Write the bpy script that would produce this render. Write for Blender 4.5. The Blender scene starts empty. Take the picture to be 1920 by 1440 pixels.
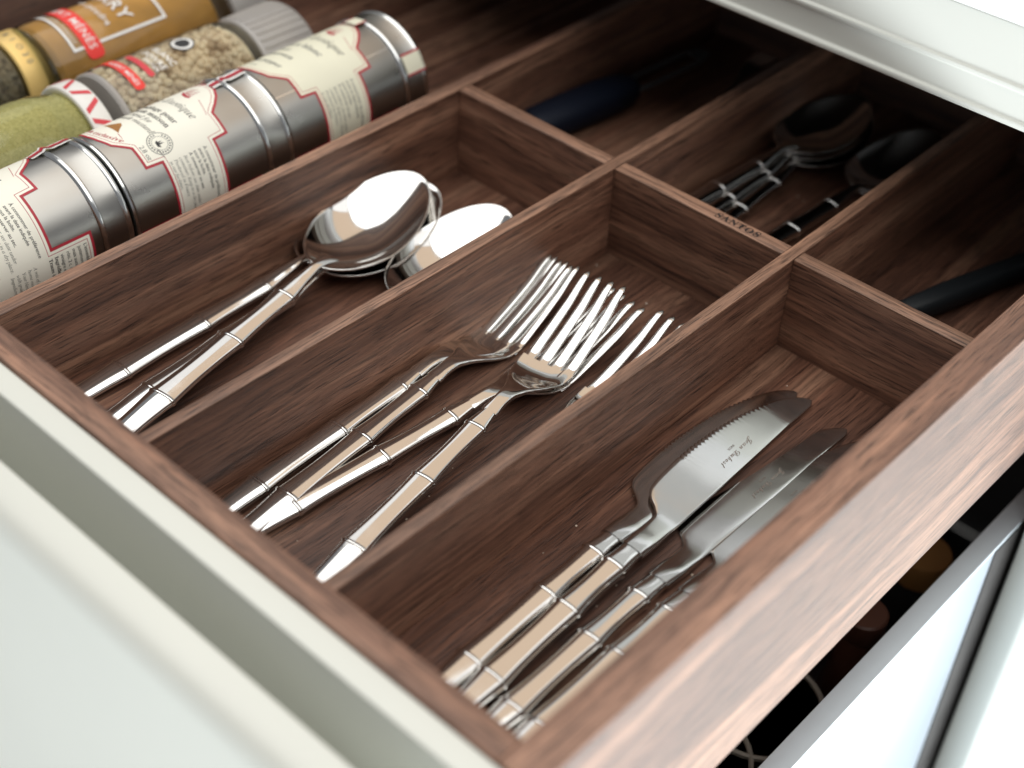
import bpy, bmesh, math, random
from mathutils import Vector, Matrix
random.seed(7)
K = 0.001                                   # everything below is in millimetres
S = bpy.context.scene
COL = S.collection

# ------------------------------------------------------------------ camera
CAM_R = ((0.73426083, 0.67777727, 0.03845784), (0.46367611, -0.45932774, -0.75764272), (-0.49584826, 0.57413935, -0.6515355))
CAM_C = Vector((347.80769, -467.53102, 364.37586))
cd = bpy.data.cameras.new('camera'); cam = bpy.data.objects.new('camera', cd); COL.objects.link(cam)
r, d, f = (Vector(v) for v in CAM_R)
cam.matrix_world = Matrix(((r.x, -d.x, -f.x, CAM_C.x * K), (r.y, -d.y, -f.y, CAM_C.y * K), (r.z, -d.z, -f.z, CAM_C.z * K), (0, 0, 0, 1)))
cd.sensor_width = 36.0; cd.lens = 2746.4 / 1920 * 36
cd.clip_start = 0.02; cd.clip_end = 50
cd.dof.use_dof = True; cd.dof.focus_distance = 0.600; cd.dof.aperture_fstop = 5.4
S.camera = cam

# ------------------------------------------------------------------ light
S.view_settings.view_transform = 'Standard'; S.view_settings.look = 'None'
S.view_settings.exposure = 0.4; S.view_settings.gamma = 1.0
W = bpy.data.worlds.new('World'); S.world = W; W.use_nodes = True
bg = W.node_tree.nodes['Background']; bg.inputs[0].default_value = (0.95, 0.96, 1.0, 1); bg.inputs[1].default_value = 0.18

def area(name, loc, target, sx, sy, radiance, color):
    l = bpy.data.lights.new(name, 'AREA'); l.shape = 'RECTANGLE'; l.size = sx * K; l.size_y = sy * K
    l.color = color; l.energy = radiance * math.pi * sx * sy * K * K
    o = bpy.data.objects.new(name, l); COL.objects.link(o)
    o.location = Vector(loc) * K
    o.rotation_euler = (Vector(target) - Vector(loc)).to_track_quat('-Z', 'Y').to_euler()
    return o
area('ceiling_lamp', (150, -235, 2030), (150, -235, 0), 3800, 2030, 1.85, (1.0, 0.985, 0.95))
area('window_light', (1860, -860, -700), (200, -250, -60), 1800, 350, 52.0, (0.90, 0.96, 1.0))
area('warm_fill_panel', (-325, 950, 1775), (-325, 0, 1775), 2250, 1150, 0.52, (1.0, 0.70, 0.43))  # added glowing panel, gives the steel its beige reflections
area('wall_fill_panel', (-550, 950, 850), (-550, 0, 850), 2700, 690, 0.33, (0.97, 1.0, 0.95))  # added pale panel in place of a lit wall, mirrored in the blades
area('side_fill_panel', (-2030, 950, 1775), (-2030, 0, 1775), 1140, 1150, 0.70, (1.0, 0.98, 0.95))  # added unseen panel, brightens the reflections in the spoon handles
area('side_fill_panel', (1510, 950, 1775), (1510, 0, 1775), 1400, 1150, 0.9, (1.0, 0.98, 0.95))  # added unseen panel, fills the grey crescent in the spoon bowls

# ------------------------------------------------------------------ materials
def new_mat(name):
    m = bpy.data.materials.new(name); m.use_nodes = True
    nt = m.node_tree; b = nt.nodes['Principled BSDF']
    return m, nt, b, nt.nodes, nt.links
def ramp(nodes, stops):
    n = nodes.new('ShaderNodeValToRGB'); e = n.color_ramp.elements
    e[0].position, e[0].color = stops[0][0], (*stops[0][1], 1)
    e[1].position, e[1].color = stops[-1][0], (*stops[-1][1], 1)
    for p, c in stops[1:-1]:
        k = e.new(p); k.color = (*c, 1)
    return n
def plain(name, col, rough=0.5, metal=0.0, spec=0.5, coat=0.0, noise=0.0, nscale=60, bump=0.0, bscale=300):
    m, nt, b, N, L = new_mat(name)
    b.inputs['Base Color'].default_value = (*col, 1); b.inputs['Roughness'].default_value = rough
    b.inputs['Metallic'].default_value = metal; b.inputs['Specular IOR Level'].default_value = spec
    b.inputs['Coat Weight'].default_value = coat; b.inputs['Coat Roughness'].default_value = 0.08
    tc = N.new('ShaderNodeTexCoord')
    if noise:
        t = N.new('ShaderNodeTexNoise'); t.inputs['Scale'].default_value = nscale; t.inputs['Detail'].default_value = 5
        L.new(tc.outputs['Object'], t.inputs['Vector'])
        rp = ramp(N, [(0.25, tuple(c * (1 - noise) for c in col)), (0.75, tuple(min(1, c * (1 + noise)) for c in col))])
        L.new(t.outputs['Fac'], rp.inputs[0]); L.new(rp.outputs[0], b.inputs['Base Color'])
    if bump:
        t = N.new('ShaderNodeTexNoise'); t.inputs['Scale'].default_value = bscale; t.inputs['Detail'].default_value = 3
        L.new(tc.outputs['Object'], t.inputs['Vector'])
        bp = N.new('ShaderNodeBump'); bp.inputs['Strength'].default_value = bump; bp.inputs['Distance'].default_value = 0.0004
        L.new(t.outputs['Fac'], bp.inputs['Height']); L.new(bp.outputs[0], b.inputs['Normal'])
    return m

def walnut(name, gain=1.0, rough=0.42, red=1.0, coat=0.5, coat_rough=0.42, spec=0.5):
    m, nt, b, N, L = new_mat(name)
    tc = N.new('ShaderNodeTexCoord'); oi = N.new('ShaderNodeObjectInfo')
    off = N.new('ShaderNodeVectorMath'); off.operation = 'SCALE'; off.inputs[0].default_value = (3.1, 1.7, 2.3)
    L.new(oi.outputs['Random'], off.inputs['Scale'])
    add = N.new('ShaderNodeVectorMath'); add.operation = 'ADD'
    L.new(tc.outputs['Object'], add.inputs[0]); L.new(off.outputs[0], add.inputs[1])
    # gentle wander of the grain
    wn = N.new('ShaderNodeTexNoise'); wn.inputs['Scale'].default_value = 14; wn.inputs['Detail'].default_value = 2
    L.new(add.outputs[0], wn.inputs['Vector'])
    ws = N.new('ShaderNodeVectorMath'); ws.operation = 'SCALE'; ws.inputs['Scale'].default_value = 0.0045
    L.new(wn.outputs['Color'], ws.inputs[0])
    wa = N.new('ShaderNodeVectorMath'); wa.operation = 'ADD'; L.new(add.outputs[0], wa.inputs[0]); L.new(ws.outputs[0], wa.inputs[1])
    def layer(sc, scale, detail, rough_, dist=0.0):
        mp = N.new('ShaderNodeMapping'); mp.inputs['Scale'].default_value = sc
        L.new(wa.outputs[0], mp.inputs['Vector'])
        t = N.new('ShaderNodeTexNoise'); t.inputs['Scale'].default_value = scale; t.inputs['Detail'].default_value = detail
        t.inputs['Roughness'].default_value = rough_; t.inputs['Distortion'].default_value = dist
        L.new(mp.outputs[0], t.inputs['Vector']); return t
    broad = layer((1, 16, 16), 4.2, 4, 0.55, 0.25)
    fine = layer((1, 44, 44), 10, 8, 0.76, 0.1)
    pore = layer((1, 24, 24), 64, 2, 0.5)
    g = gain
    rb = ramp(N, [(0.30, (0.038 * g, 0.0175 * g, 0.0115 * g)), (0.5, (0.080 * g, 0.0385 * g * red, 0.0245 * g * red)), (0.70, (0.150 * g, 0.083 * g, 0.054 * g))])
    L.new(broad.outputs['Fac'], rb.inputs[0])
    rf = ramp(N, [(0.34, (0.42, 0.39, 0.38)), (0.5, (0.95, 0.95, 0.95)), (0.68, (1.55, 1.53, 1.48))])
    L.new(fine.outputs['Fac'], rf.inputs[0])
    mx = N.new('ShaderNodeMix'); mx.data_type = 'RGBA'; mx.blend_type = 'MULTIPLY'; mx.inputs['Factor'].default_value = 1.0
    L.new(rb.outputs[0], mx.inputs['A']); L.new(rf.outputs[0], mx.inputs['B'])
    rp = ramp(N, [(0.34, (0.30, 0.28, 0.28)), (0.46, (1.04, 1.04, 1.04))])
    L.new(pore.outputs['Fac'], rp.inputs[0])
    mx2 = N.new('ShaderNodeMix'); mx2.data_type = 'RGBA'; mx2.blend_type = 'MULTIPLY'; mx2.inputs['Factor'].default_value = 0.9
    L.new(mx.outputs['Result'], mx2.inputs['A']); L.new(rp.outputs[0], mx2.inputs['B'])
    vr = N.new('ShaderNodeMapRange'); vr.inputs['To Min'].default_value = 0.82; vr.inputs['To Max'].default_value = 1.2
    L.new(oi.outputs['Random'], vr.inputs['Value'])
    hv = N.new('ShaderNodeHueSaturation'); L.new(vr.outputs[0], hv.inputs['Value']); L.new(mx2.outputs['Result'], hv.inputs['Color'])
    L.new(hv.outputs[0], b.inputs['Base Color'])
    b.inputs['Roughness'].default_value = rough; b.inputs['Specular IOR Level'].default_value = spec
    b.inputs['Coat Weight'].default_value = coat; b.inputs['Coat Roughness'].default_value = coat_rough
    ad = N.new('ShaderNodeMath'); ad.operation = 'ADD'; L.new(fine.outputs['Fac'], ad.inputs[0]); L.new(rp.outputs[0], ad.inputs[1])
    bp = N.new('ShaderNodeBump'); bp.inputs['Strength'].default_value = 0.5; bp.inputs['Distance'].default_value = 0.0003
    L.new(ad.outputs[0], bp.inputs['Height']); L.new(bp.outputs[0], b.inputs['Normal'])
    return m

def metal(name, col, rough, var=0.03, bump=0.02, aniso=0.0):
    m, nt, b, N, L = new_mat(name)
    b.inputs['Base Color'].default_value = (*col, 1); b.inputs['Metallic'].default_value = 1.0
    tc = N.new('ShaderNodeTexCoord'); t = N.new('ShaderNodeTexNoise'); t.inputs['Scale'].default_value = 90; t.inputs['Detail'].default_value = 4
    L.new(tc.outputs['Object'], t.inputs['Vector'])
    mr = N.new('ShaderNodeMapRange'); mr.inputs['To Min'].default_value = max(0.01, rough - var); mr.inputs['To Max'].default_value = rough + var
    L.new(t.outputs['Fac'], mr.inputs['Value']); L.new(mr.outputs[0], b.inputs['Roughness'])
    if bump:
        t2 = N.new('ShaderNodeTexNoise'); t2.inputs['Scale'].default_value = 55; t2.inputs['Detail'].default_value = 2
        L.new(tc.outputs['Object'], t2.inputs['Vector'])
        bp = N.new('ShaderNodeBump'); bp.inputs['Strength'].default_value = bump; bp.inputs['Distance'].default_value = 0.001
        L.new(t2.outputs['Fac'], bp.inputs['Height']); L.new(bp.outputs[0], b.inputs['Normal'])
    return m

def clear_glass(name, tint=(0.93, 0.96, 0.93)):
    m = bpy.data.materials.new(name); m.use_nodes = True; nt = m.node_tree; N = nt.nodes; L = nt.links
    N.remove(N['Principled BSDF'])
    tr = N.new('ShaderNodeBsdfTransparent'); tr.inputs[0].default_value = (*tint, 1)
    gl = N.new('ShaderNodeBsdfGlossy'); gl.inputs['Roughness'].default_value = 0.06
    fr = N.new('ShaderNodeFresnel'); fr.inputs['IOR'].default_value = 1.45
    mx = N.new('ShaderNodeMixShader'); L.new(fr.outputs[0], mx.inputs[0]); L.new(tr.outputs[0], mx.inputs[1]); L.new(gl.outputs[0], mx.inputs[2])
    L.new(mx.outputs[0], N['Material Output'].inputs[0]); return m

def speckle(name, cols, scale, rough=0.8):
    m, nt, b, N, L = new_mat(name)
    tc = N.new('ShaderNodeTexCoord'); v = N.new('ShaderNodeTexVoronoi'); v.inputs['Scale'].default_value = scale
    L.new(tc.outputs['Object'], v.inputs['Vector'])
    sp = N.new('ShaderNodeSeparateColor'); L.new(v.outputs['Color'], sp.inputs[0])
    n = len(cols); rp = ramp(N, [(i / (n - 1), c) for i, c in enumerate(cols)])
    L.new(sp.outputs[0], rp.inputs[0]); L.new(rp.outputs[0], b.inputs['Base Color']); b.inputs['Roughness'].default_value = rough
    bp = N.new('ShaderNodeBump'); bp.inputs['Strength'].default_value = 0.6; bp.inputs['Distance'].default_value = 0.001
    L.new(v.outputs['Distance'], bp.inputs['Height']); L.new(bp.outputs[0], b.inputs['Normal'])
    return m

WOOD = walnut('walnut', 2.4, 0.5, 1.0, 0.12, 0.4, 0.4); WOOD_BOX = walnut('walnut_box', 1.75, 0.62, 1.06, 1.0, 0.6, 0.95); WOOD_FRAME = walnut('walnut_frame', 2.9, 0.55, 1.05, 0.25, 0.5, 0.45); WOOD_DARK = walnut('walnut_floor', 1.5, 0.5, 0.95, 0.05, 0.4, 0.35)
WOOD_EDGE = walnut('walnut_lipping', 3.0, 0.5, 1.12, 0.2, 0.4, 0.4)
STEEL = metal('polished_steel', (0.72, 0.71, 0.69), 0.075, 0.06, 0.02)
BLADE = metal('blade_steel', (0.62, 0.615, 0.60), 0.10, 0.06, 0.012)
TIN = metal('tin_plate', (0.40, 0.39, 0.365), 0.29, 0.05, 0.02)
TIN_RIM = metal('tin_rim', (0.70, 0.71, 0.70), 0.18, 0.05, 0.0)
CREAM = plain('cream_lacquer', (0.68, 0.69, 0.632), 0.38, noise=0.02, nscale=9, bump=0.05, bscale=900)
WHITE = plain('white_lacquer', (0.78, 0.79, 0.77), 0.30, noise=0.015, nscale=8)
STONE = plain('white_worktop', (0.80, 0.80, 0.79), 0.4, noise=0.03, nscale=30)
GREYMET = plain('grey_coated_metal', (0.55, 0.60, 0.64), 0.42, metal=0.0, noise=0.03)
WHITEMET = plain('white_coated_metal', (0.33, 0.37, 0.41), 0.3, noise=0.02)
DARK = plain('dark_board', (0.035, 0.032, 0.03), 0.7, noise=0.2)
PAPER = plain('label_paper', (0.87, 0.85, 0.74), 0.55, noise=0.03, nscale=40)
PAPER_YELLOW = plain('aged_label_paper', (0.78, 0.76, 0.60), 0.55, noise=0.04, nscale=40)
RED = plain('label_red', (0.42, 0.022, 0.04), 0.5, noise=0.06)
BRIGHT_RED = plain('banner_red', (0.78, 0.035, 0.025), 0.4, noise=0.04)
WHITE_INK = plain('white_print', (0.80, 0.79, 0.76), 0.5, noise=0.02)
INK = plain('black_print', (0.022, 0.022, 0.024), 0.6, noise=0.1)
GREY_INK = plain('grey_print', (0.16, 0.16, 0.15), 0.6, noise=0.1)
ETCH = plain('etched_steel', (0.30, 0.265, 0.235), 0.5, metal=0.8, noise=0.1)
BROWN_INK = plain('spice_print', (0.36, 0.16, 0.04), 0.6, noise=0.3, nscale=500)
BURN = plain('branded_wood', (0.022, 0.011, 0.008), 0.7, noise=0.1)
NAVY = plain('navy_plastic', (0.004, 0.007, 0.017), 0.6, spec=0.25, noise=0.05)
GUN = plain('dark_grey_metal', (0.10, 0.105, 0.11), 0.45, metal=0.4, noise=0.05)
BLACKP = plain('black_plastic', (0.008, 0.010, 0.012), 0.55, spec=0.25, noise=0.05)
GREENPOW = speckle('green_powder', [(0.40, 0.355, 0.125), (0.47, 0.42, 0.16), (0.54, 0.48, 0.20)], 900)
CURRY = plain('curry_powder', (0.52, 0.27, 0.06), 0.75, noise=0.28, nscale=45, bump=0.4, bscale=500)
DRIED = speckle('dried_herb', [(0.10, 0.07, 0.05), (0.24, 0.17, 0.115), (0.40, 0.30, 0.21), (0.17, 0.12, 0.085)], 480)
PEPPER = speckle('peppercorn', [(0.42, 0.30, 0.19), (0.66, 0.52, 0.36), (0.78, 0.65, 0.47), (0.54, 0.41, 0.28)], 110)
GLASS = clear_glass('clear_glass'); GREEN_GLASS = clear_glass('greenish_glass', (0.78, 0.84, 0.78))
GOLD = plain('gold_lid', (0.85, 0.60, 0.22), 0.35, metal=0.35, noise=0.05)
GREY_PLASTIC = plain('translucent_grey_plastic', (0.34, 0.32, 0.30), 0.35, noise=0.08, coat=0.3)
LIDWHITE = plain('white_lid', (0.78, 0.76, 0.72), 0.35, noise=0.02)
LIDRED = plain('red_lid_print', (0.62, 0.045, 0.06), 0.4, noise=0.04)
ORANGE = plain('orange_lid', (0.25, 0.13, 0.04), 0.5, noise=0.1)
BROWNGL = plain('brown_glass', (0.05, 0.018, 0.010), 0.4, noise=0.1)

# ------------------------------------------------------------------ object helpers
def thing(name, label, cat, loc=(0, 0, 0), rot=(0, 0, 0), group=None):
    o = bpy.data.objects.new(name, None); COL.objects.link(o); o.empty_display_size = 0.01
    o.location = Vector(loc) * K; o.rotation_euler = rot
    o['label'] = label; o['category'] = cat
    if group: o['group'] = group
    return o
def mesh_obj(name, verts, faces, mat, parent=None, smooth=False, sharp=None, label=None):
    me = bpy.data.meshes.new(name); me.from_pydata([tuple(c * K for c in v) for v in verts], [], faces); me.validate(); me.update()
    return link(name, me, mat, parent, smooth, sharp, label)
def link(name, me, mat, parent=None, smooth=False, sharp=None, label=None):
    if smooth:
        me.polygons.foreach_set('use_smooth', [True] * len(me.polygons))
        if sharp: me.set_sharp_from_angle(angle=math.radians(sharp))
    if mat and not me.materials: me.materials.append(mat)
    o = bpy.data.objects.new(name, me); COL.objects.link(o)
    if parent: o.parent = parent
    if label: o['label'] = label
    return o
def board(name, lo, hi, mat, parent=None, grain='X', bev=0.4, label=None):
    """box whose local X is the grain direction"""
    c = [(a + b) / 2 for a, b in zip(lo, hi)]; s = [b - a for a, b in zip(lo, hi)]
    if grain == 'Y': s = [s[1], s[0], s[2]]
    bm = bmesh.new(); bmesh.ops.create_cube(bm, size=1)
    for v in bm.verts: v.co = Vector((v.co.x * s[0], v.co.y * s[1], v.co.z * s[2])) * K
    if bev: bmesh.ops.bevel(bm, geom=bm.edges[:], offset=bev * K, segments=2, affect='EDGES', profile=0.5)
    me = bpy.data.meshes.new(name); bm.to_mesh(me); bm.free()
    o = link(name, me, mat, parent, True, 30, label)
    o.location = Vector(c) * K
    if grain == 'Y': o.rotation_euler = (0, 0, math.pi / 2)
    return o
def extrude_profile(name, prof, x0, x1, mat, parent=None, axis='X', smooth=True, label=None):
    """closed (a, z) profile swept along X (a is Y) or along Y (a is X)"""
    n = len(prof); vs = []
    for x in (x0, x1):
        for a, z in prof: vs.append((x, a, z) if axis == 'X' else (a, x, z))
    fs = [(i, (i + 1) % n, n + (i + 1) % n, n + i) for i in range(n)] + [tuple(range(n))[::-1], tuple(range(n, 2 * n))]
    me = bpy.data.meshes.new(name); me.from_pydata([tuple(c * K for c in v) for v in vs], [], fs)
    bm = bmesh.new(); bm.from_mesh(me); bmesh.ops.recalc_face_normals(bm, faces=bm.faces[:]); bm.to_mesh(me); bm.free()
    return link(name, me, mat, parent, smooth, 40, label)
def lathe(name, prof, mat, parent=None, seg=72, sharp=35, label=None, caps=True):
    """profile (y, r) turned round the local Y axis"""
    vs, fs = [], []
    for y, r in prof:
        for k in range(seg):
            a = 2 * math.pi * k / seg; vs.append((r * math.cos(a), y, r * math.sin(a)))
    for i in range(len(prof) - 1):
        for k in range(seg):
            k2 = (k + 1) % seg; fs.append((i * seg + k, i * seg + k2, (i + 1) * seg + k2, (i + 1) * seg + k))
    if caps:
        fs.append(tuple(range(seg))[::-1]); fs.append(tuple(range((len(prof) - 1) * seg, len(prof) * seg)))
    me = bpy.data.meshes.new(name); me.from_pydata([tuple(c * K for c in v) for v in vs], [], fs)
    bm = bmesh.new(); bm.from_mesh(me); bmesh.ops.recalc_face_normals(bm, faces=bm.faces[:]); bm.to_mesh(me); bm.free()
    return link(name, me, mat, parent, True, sharp, label)
def loft(name, st, mat, parent=None, seg=20, cap0=True, cap1=True, sharp=None, round0=False):
    """stations (x, y, z, half width, half thickness, exponent[, dish]) along local X"""
    vs, fs = [], []; n = len(st)
    for i, s in enumerate(st):
        x, y, z, hw, ht, ex = s[:6]; dish = s[6] if len(s) > 6 else 0.0
        a, b = st[max(0, i - 1)], st[min(n - 1, i + 1)]
        dx, dz = b[0] - a[0], b[2] - a[2]; l = math.hypot(dx, dz) or 1; nx, nz = -dz / l, dx / l
        for k in range(seg):
            t = 2 * math.pi * (k + 0.5) / seg; c, q = math.cos(t), math.sin(t)
            u = math.copysign(abs(c) ** (2 / ex), c); v = math.copysign(abs(q) ** (2 / ex), q)
            h = v * ht + dish * u * u
            vs.append((x + nx * h, y + u * hw, z + nz * h))
    for i in range(n - 1):
        for k in range(seg):
            k2 = (k + 1) % seg; fs.append((i * seg + k, (i + 1) * seg + k, (i + 1) * seg + k2, i * seg + k2))
    if cap0: fs.append(tuple(range(seg)))
    if cap1: fs.append(tuple(range((n - 1) * seg, n * seg))[::-1])
    me = bpy.data.meshes.new(name); me.from_pydata([tuple(c * K for c in v) for v in vs], [], fs)
    bm = bmesh.new(); bm.from_mesh(me); bmesh.ops.recalc_face_normals(bm, faces=bm.faces[:]); bm.to_mesh(me); bm.free()
    return link(name, me, mat, parent, True, sharp or 50)
def spline(pts):
    """monotone-ish cubic through (x, v...) points"""
    xs = [p[0] for p in pts]; m = len(pts[0]) - 1
    def fn(x):
        if x <= xs[0]: return pts[0][1:] if m > 1 else pts[0][1]
        if x >= xs[-1]: return pts[-1][1:] if m > 1 else pts[-1][1]
        i = max(j for j in range(len(xs) - 1) if xs[j] <= x); out = []
        h = xs[i + 1] - xs[i]; t = (x - xs[i]) / h
        for c in range(1, m + 1):
            def sl(j):
                if j <= 0 or j >= len(xs) - 1: return 0.0
                a = (pts[j][c] - pts[j - 1][c]) / (xs[j] - xs[j - 1]); b = (pts[j + 1][c] - pts[j][c]) / (xs[j + 1] - xs[j])
                return 0.0 if a * b <= 0 else 2 * a * b / (a + b)
            p0, p1 = pts[i][c], pts[i + 1][c]; m0, m1 = sl(i) * h, sl(i + 1) * h
            out.append((2 * t ** 3 - 3 * t * t + 1) * p0 + (t ** 3 - 2 * t * t + t) * m0 + (3 * t * t - 2 * t ** 3) * p1 + (t ** 3 - t * t) * m1)
        return out if m > 1 else out[0]
    return fn
def copy_tree(o, parent=None):
    c = o.copy(); COL.objects.link(c)
    if parent: c.parent = parent
    for ch in list(o.children): copy_tree(ch, c)
    return c
def settle(o, pos, yaw, pitch=0, roll=0, scale=1.0):
    o.location = Vector(pos) * K
    o.rotation_euler = (math.radians(roll), math.radians(pitch), math.radians(yaw)); o.scale = (scale,) * 3

# ------------------------------------------------------------------ lettering
def bold(s):
    return ''.join(chr(0x1D400 + ord(c) - 65) if 'A' <= c <= 'Z' else chr(0x1D41A + ord(c) - 97) if 'a' <= c <= 'z' else c for c in s)
def ital(s):
    o = ''
    for c in s:
        if c == 'h': o += '\u210E'
        elif 'A' <= c <= 'Z': o += chr(0x1D434 + ord(c) - 65)
        elif 'a' <= c <= 'z': o += chr(0x1D44E + ord(c) - 97)
        else: o += c
    return o
def script(s):
    return ''.join(chr(0x1D4D0 + ord(c) - 65) if 'A' <= c <= 'Z' else chr(0x1D4EA + ord(c) - 97) if 'a' <= c <= 'z' else c for c in s)
def flat_text(body, size, align='LEFT', space=1.0, fat=0.0, res=2):
    c = bpy.data.curves.new('lettering', 'FONT'); c.body = body; c.size = size; c.align_x = align; c.resolution_u = res
    c.space_character = space; c.offset = fat
    o = bpy.data.objects.new('lettering', c); COL.objects.link(o)
    dg = bpy.context.evaluated_depsgraph_get(); me = bpy.data.meshes.new_from_object(o.evaluated_get(dg))
    v = [(p.co.x, p.co.y) for p in me.vertices]; f = [tuple(p.vertices) for p in me.polygons]
    bpy.data.objects.remove(o); bpy.data.curves.remove(c); bpy.data.meshes.remove(me)
    return v, f
def slice_poly(v, f, axis, step):
    """cuts flat geometry so that it can be bent round a tin"""
    bm = bmesh.new(); bv = [bm.verts.new((x, y, 0)) for x, y in v]
    for q in f:
        try: bm.faces.new([bv[i] for i in q])
        except ValueError: pass
    lo = min(p[axis] for p in v); hi = max(p[axis] for p in v); k = math.ceil(lo / step)
    while k * step < hi:
        co = [0, 0, 0]; co[axis] = k * step; no = [0, 0, 0]; no[axis] = 1
        bmesh.ops.bisect_plane(bm, geom=bm.verts[:] + bm.edges[:] + bm.faces[:], dist=1e-5, plane_co=co, plane_no=no); k += 1
    bm.verts.ensure_lookup_table(); bm.verts.index_update()
    out = [(p.co.x, p.co.y) for p in bm.verts], [tuple(x.index for x in q.verts) for q in bm.faces]
    bm.free(); return out
def offset_poly(p, d):
    """miter offset, positive d goes inwards for a counter-clockwise outline"""
    n = len(p); out = []
    for i in range(n):
        a, b, c = Vector(p[i - 1]), Vector(p[i]), Vector(p[(i + 1) % n])
        e0 = (b - a).normalized(); e1 = (c - b).normalized()
        n0 = Vector((-e0.y, e0.x)); n1 = Vector((-e1.y, e1.x)); mm = n0 + n1
        q = mm / max(0.35, mm.dot(n0)) if mm.length > 1e-6 else n0
        out.append(tuple(b + q * d))
    return out
class Wrap:
    """prints flat artwork on a cylinder: u runs round it (right = falling angle), v along its axis"""
    def __init__(s, radius, centre, parent): s.r, s.c, s.p = radius, math.radians(centre), parent
    def put(s, name, v, f, mat, lift, parent=None, step=1.6, smooth=True):
        v, f = slice_poly(v, f, 0, step)
        R = s.r + lift; vs = []
        for x, y in v:
            t = s.c - x / s.r; vs.append((R * math.cos(t), y, R * math.sin(t)))
        return mesh_obj(name, vs, f, mat, parent or s.p, smooth)
    def poly(s, name, pts, mat, lift, parent=None, step=1.6):
        return s.put(name, pts, [tuple(range(len(pts)))], mat, lift, parent, step)
    def ring(s, name, outer, inner, mat, lift, parent=None):
        n = len(outer); return s.put(name, outer + inner, [(i, (i + 1) % n, n + (i + 1) % n, n + i) for i in range(n)], mat, lift, parent)
    def text(s, lines, mat, lift, name='lettering', parent=None):
        """lines: (body, size, u, v, align, spacing)"""
        V, F = [], []
        for ln in lines:
            body, size, u, v, al = ln[:5]; sp = ln[5] if len(ln) > 5 else 1.0; fat = ln[6] if len(ln) > 6 else 0
            a, b = flat_text(body, size, al, sp, fat); o = len(V)
            V += [(x + u, y + v) for x, y in a]; F += [tuple(i + o for i in q) for q in b]
        return s.put(name, V, F, mat, lift, parent, 2.2, False)

# ================================================================== the drawer
drawer = thing('drawer', 'open walnut kitchen drawer with a cream front, pulled out under the worktop', 'drawer', (0, -285, -70))
def own(o, t):                              # keep world placement while parenting to a moved empty
    o.parent = t; o.location = o.location - t.location; return o
TOP = 24
def lipped(name, lo, hi, mat, grain, bev, root):
    b = own(board(name, lo, (hi[0], hi[1], hi[2] - 0.9), mat, None, grain, 0), root)
    e = board('lipping', (lo[0], lo[1], hi[2] - 0.9), hi, WOOD_FRAME if name == 'side_panel' else WOOD_EDGE, None, grain, bev)
    e.parent = b; e.location = (0, 0, ((hi[2] - 0.45) - (lo[2] + hi[2] - 0.9) / 2) * K); e.rotation_euler = (0, 0, 0)
    return b
lipped('side_panel', (193.8, -286.9, -70), (207.5, 236, TOP), WOOD_BOX, 'Y', 0.35, drawer)
own(board('side_panel', (-334, -286.9, -70), (-321, 236, TOP), WOOD_BOX, None, 'Y', 0.6), drawer)
own(board('inner_front', (-320.8, -287.0, -62), (193.6, -276.4, TOP - 0.1), WOOD_FRAME, None, 'X', 0.8), drawer)
own(board('back_panel', (-320.8, 224, -62), (193.6, 236, 12), WOOD_BOX, None, 'X', 0.5), drawer)
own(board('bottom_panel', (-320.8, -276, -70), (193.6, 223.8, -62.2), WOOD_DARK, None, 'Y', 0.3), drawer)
# front with the finger trough behind its outer lip
def rounded(p, rr, seg=4):
    out = []; n = len(p)
    for i in range(n):
        b = Vector(p[i]); a = Vector(p[i - 1]); c = Vector(p[(i + 1) % n]); r0 = rr[i]
        if not r0: out.append(tuple(b)); continue
        p0 = b + (a - b).normalized() * r0; p1 = b + (c - b).normalized() * r0
        for k in range(seg + 1):
            t = k / seg; out.append(tuple(p0 * (1 - t) ** 2 + b * 2 * t * (1 - t) + p1 * t * t))
    return out
prof = rounded([(-287.3, 22.5), (-287.3, -330), (-331, -330), (-331, 20), (-314, 20), (-314, -42), (-297, -42), (-297, 22.5)],
               [1, 0, 0, 11, 1.5, 6, 6, 1.2], 6)
fr = extrude_profile('front_panel', [(a + 285, z + 70) for a, z in prof], -420, 226, CREAM, drawer, 'X', label='cream lacquered front with a finger trough along its top')

# ================================================================== the cutlery insert
ins = thing('cutlery_insert', 'walnut cutlery insert with six compartments and SANTOS branded on a cross divider', 'drawer insert', (40, -20, -53))
FZ = -47
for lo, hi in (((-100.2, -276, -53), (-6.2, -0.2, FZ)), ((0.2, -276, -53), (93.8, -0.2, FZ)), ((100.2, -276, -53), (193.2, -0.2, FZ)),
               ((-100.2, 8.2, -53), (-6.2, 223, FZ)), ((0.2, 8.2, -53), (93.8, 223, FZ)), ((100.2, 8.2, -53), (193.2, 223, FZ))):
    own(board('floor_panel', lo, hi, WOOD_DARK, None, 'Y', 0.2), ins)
lipped('side_wall', (-107.6, -276, -53), (-100.4, 223.4, 0), WOOD, 'Y', 0.4, ins)
lipped('long_divider', (-6.0, -276, -53), (0, 223.4, 0), WOOD, 'Y', 0.4, ins)
lipped('long_divider', (94.0, -276, -53), (100, 223.4, 0), WOOD, 'Y', 0.4, ins)
lipped('cross_divider', (-100.2, 0, -50), (-6.2, 7.9, -0.3), WOOD, 'X', 0.4, ins)
cross = lipped('cross_divider', (0.2, 0, -50), (93.8, 7.9, -0.3), WOOD, 'X', 0.4, ins)
lipped('cross_divider', (100.2, 0, -50), (193.0, 7.9, -0.3), WOOD, 'X', 0.4, ins)
tv, tf = flat_text(bold('SANTOS'), 5.6, 'CENTER', 1.12, 0.06, 3)
mesh_obj('lettering', [(x + 20.5, y - 1.7, 25.4) for x, y in tv], tf, BURN, cross, label='SANTOS branded in dark capitals')

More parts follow.
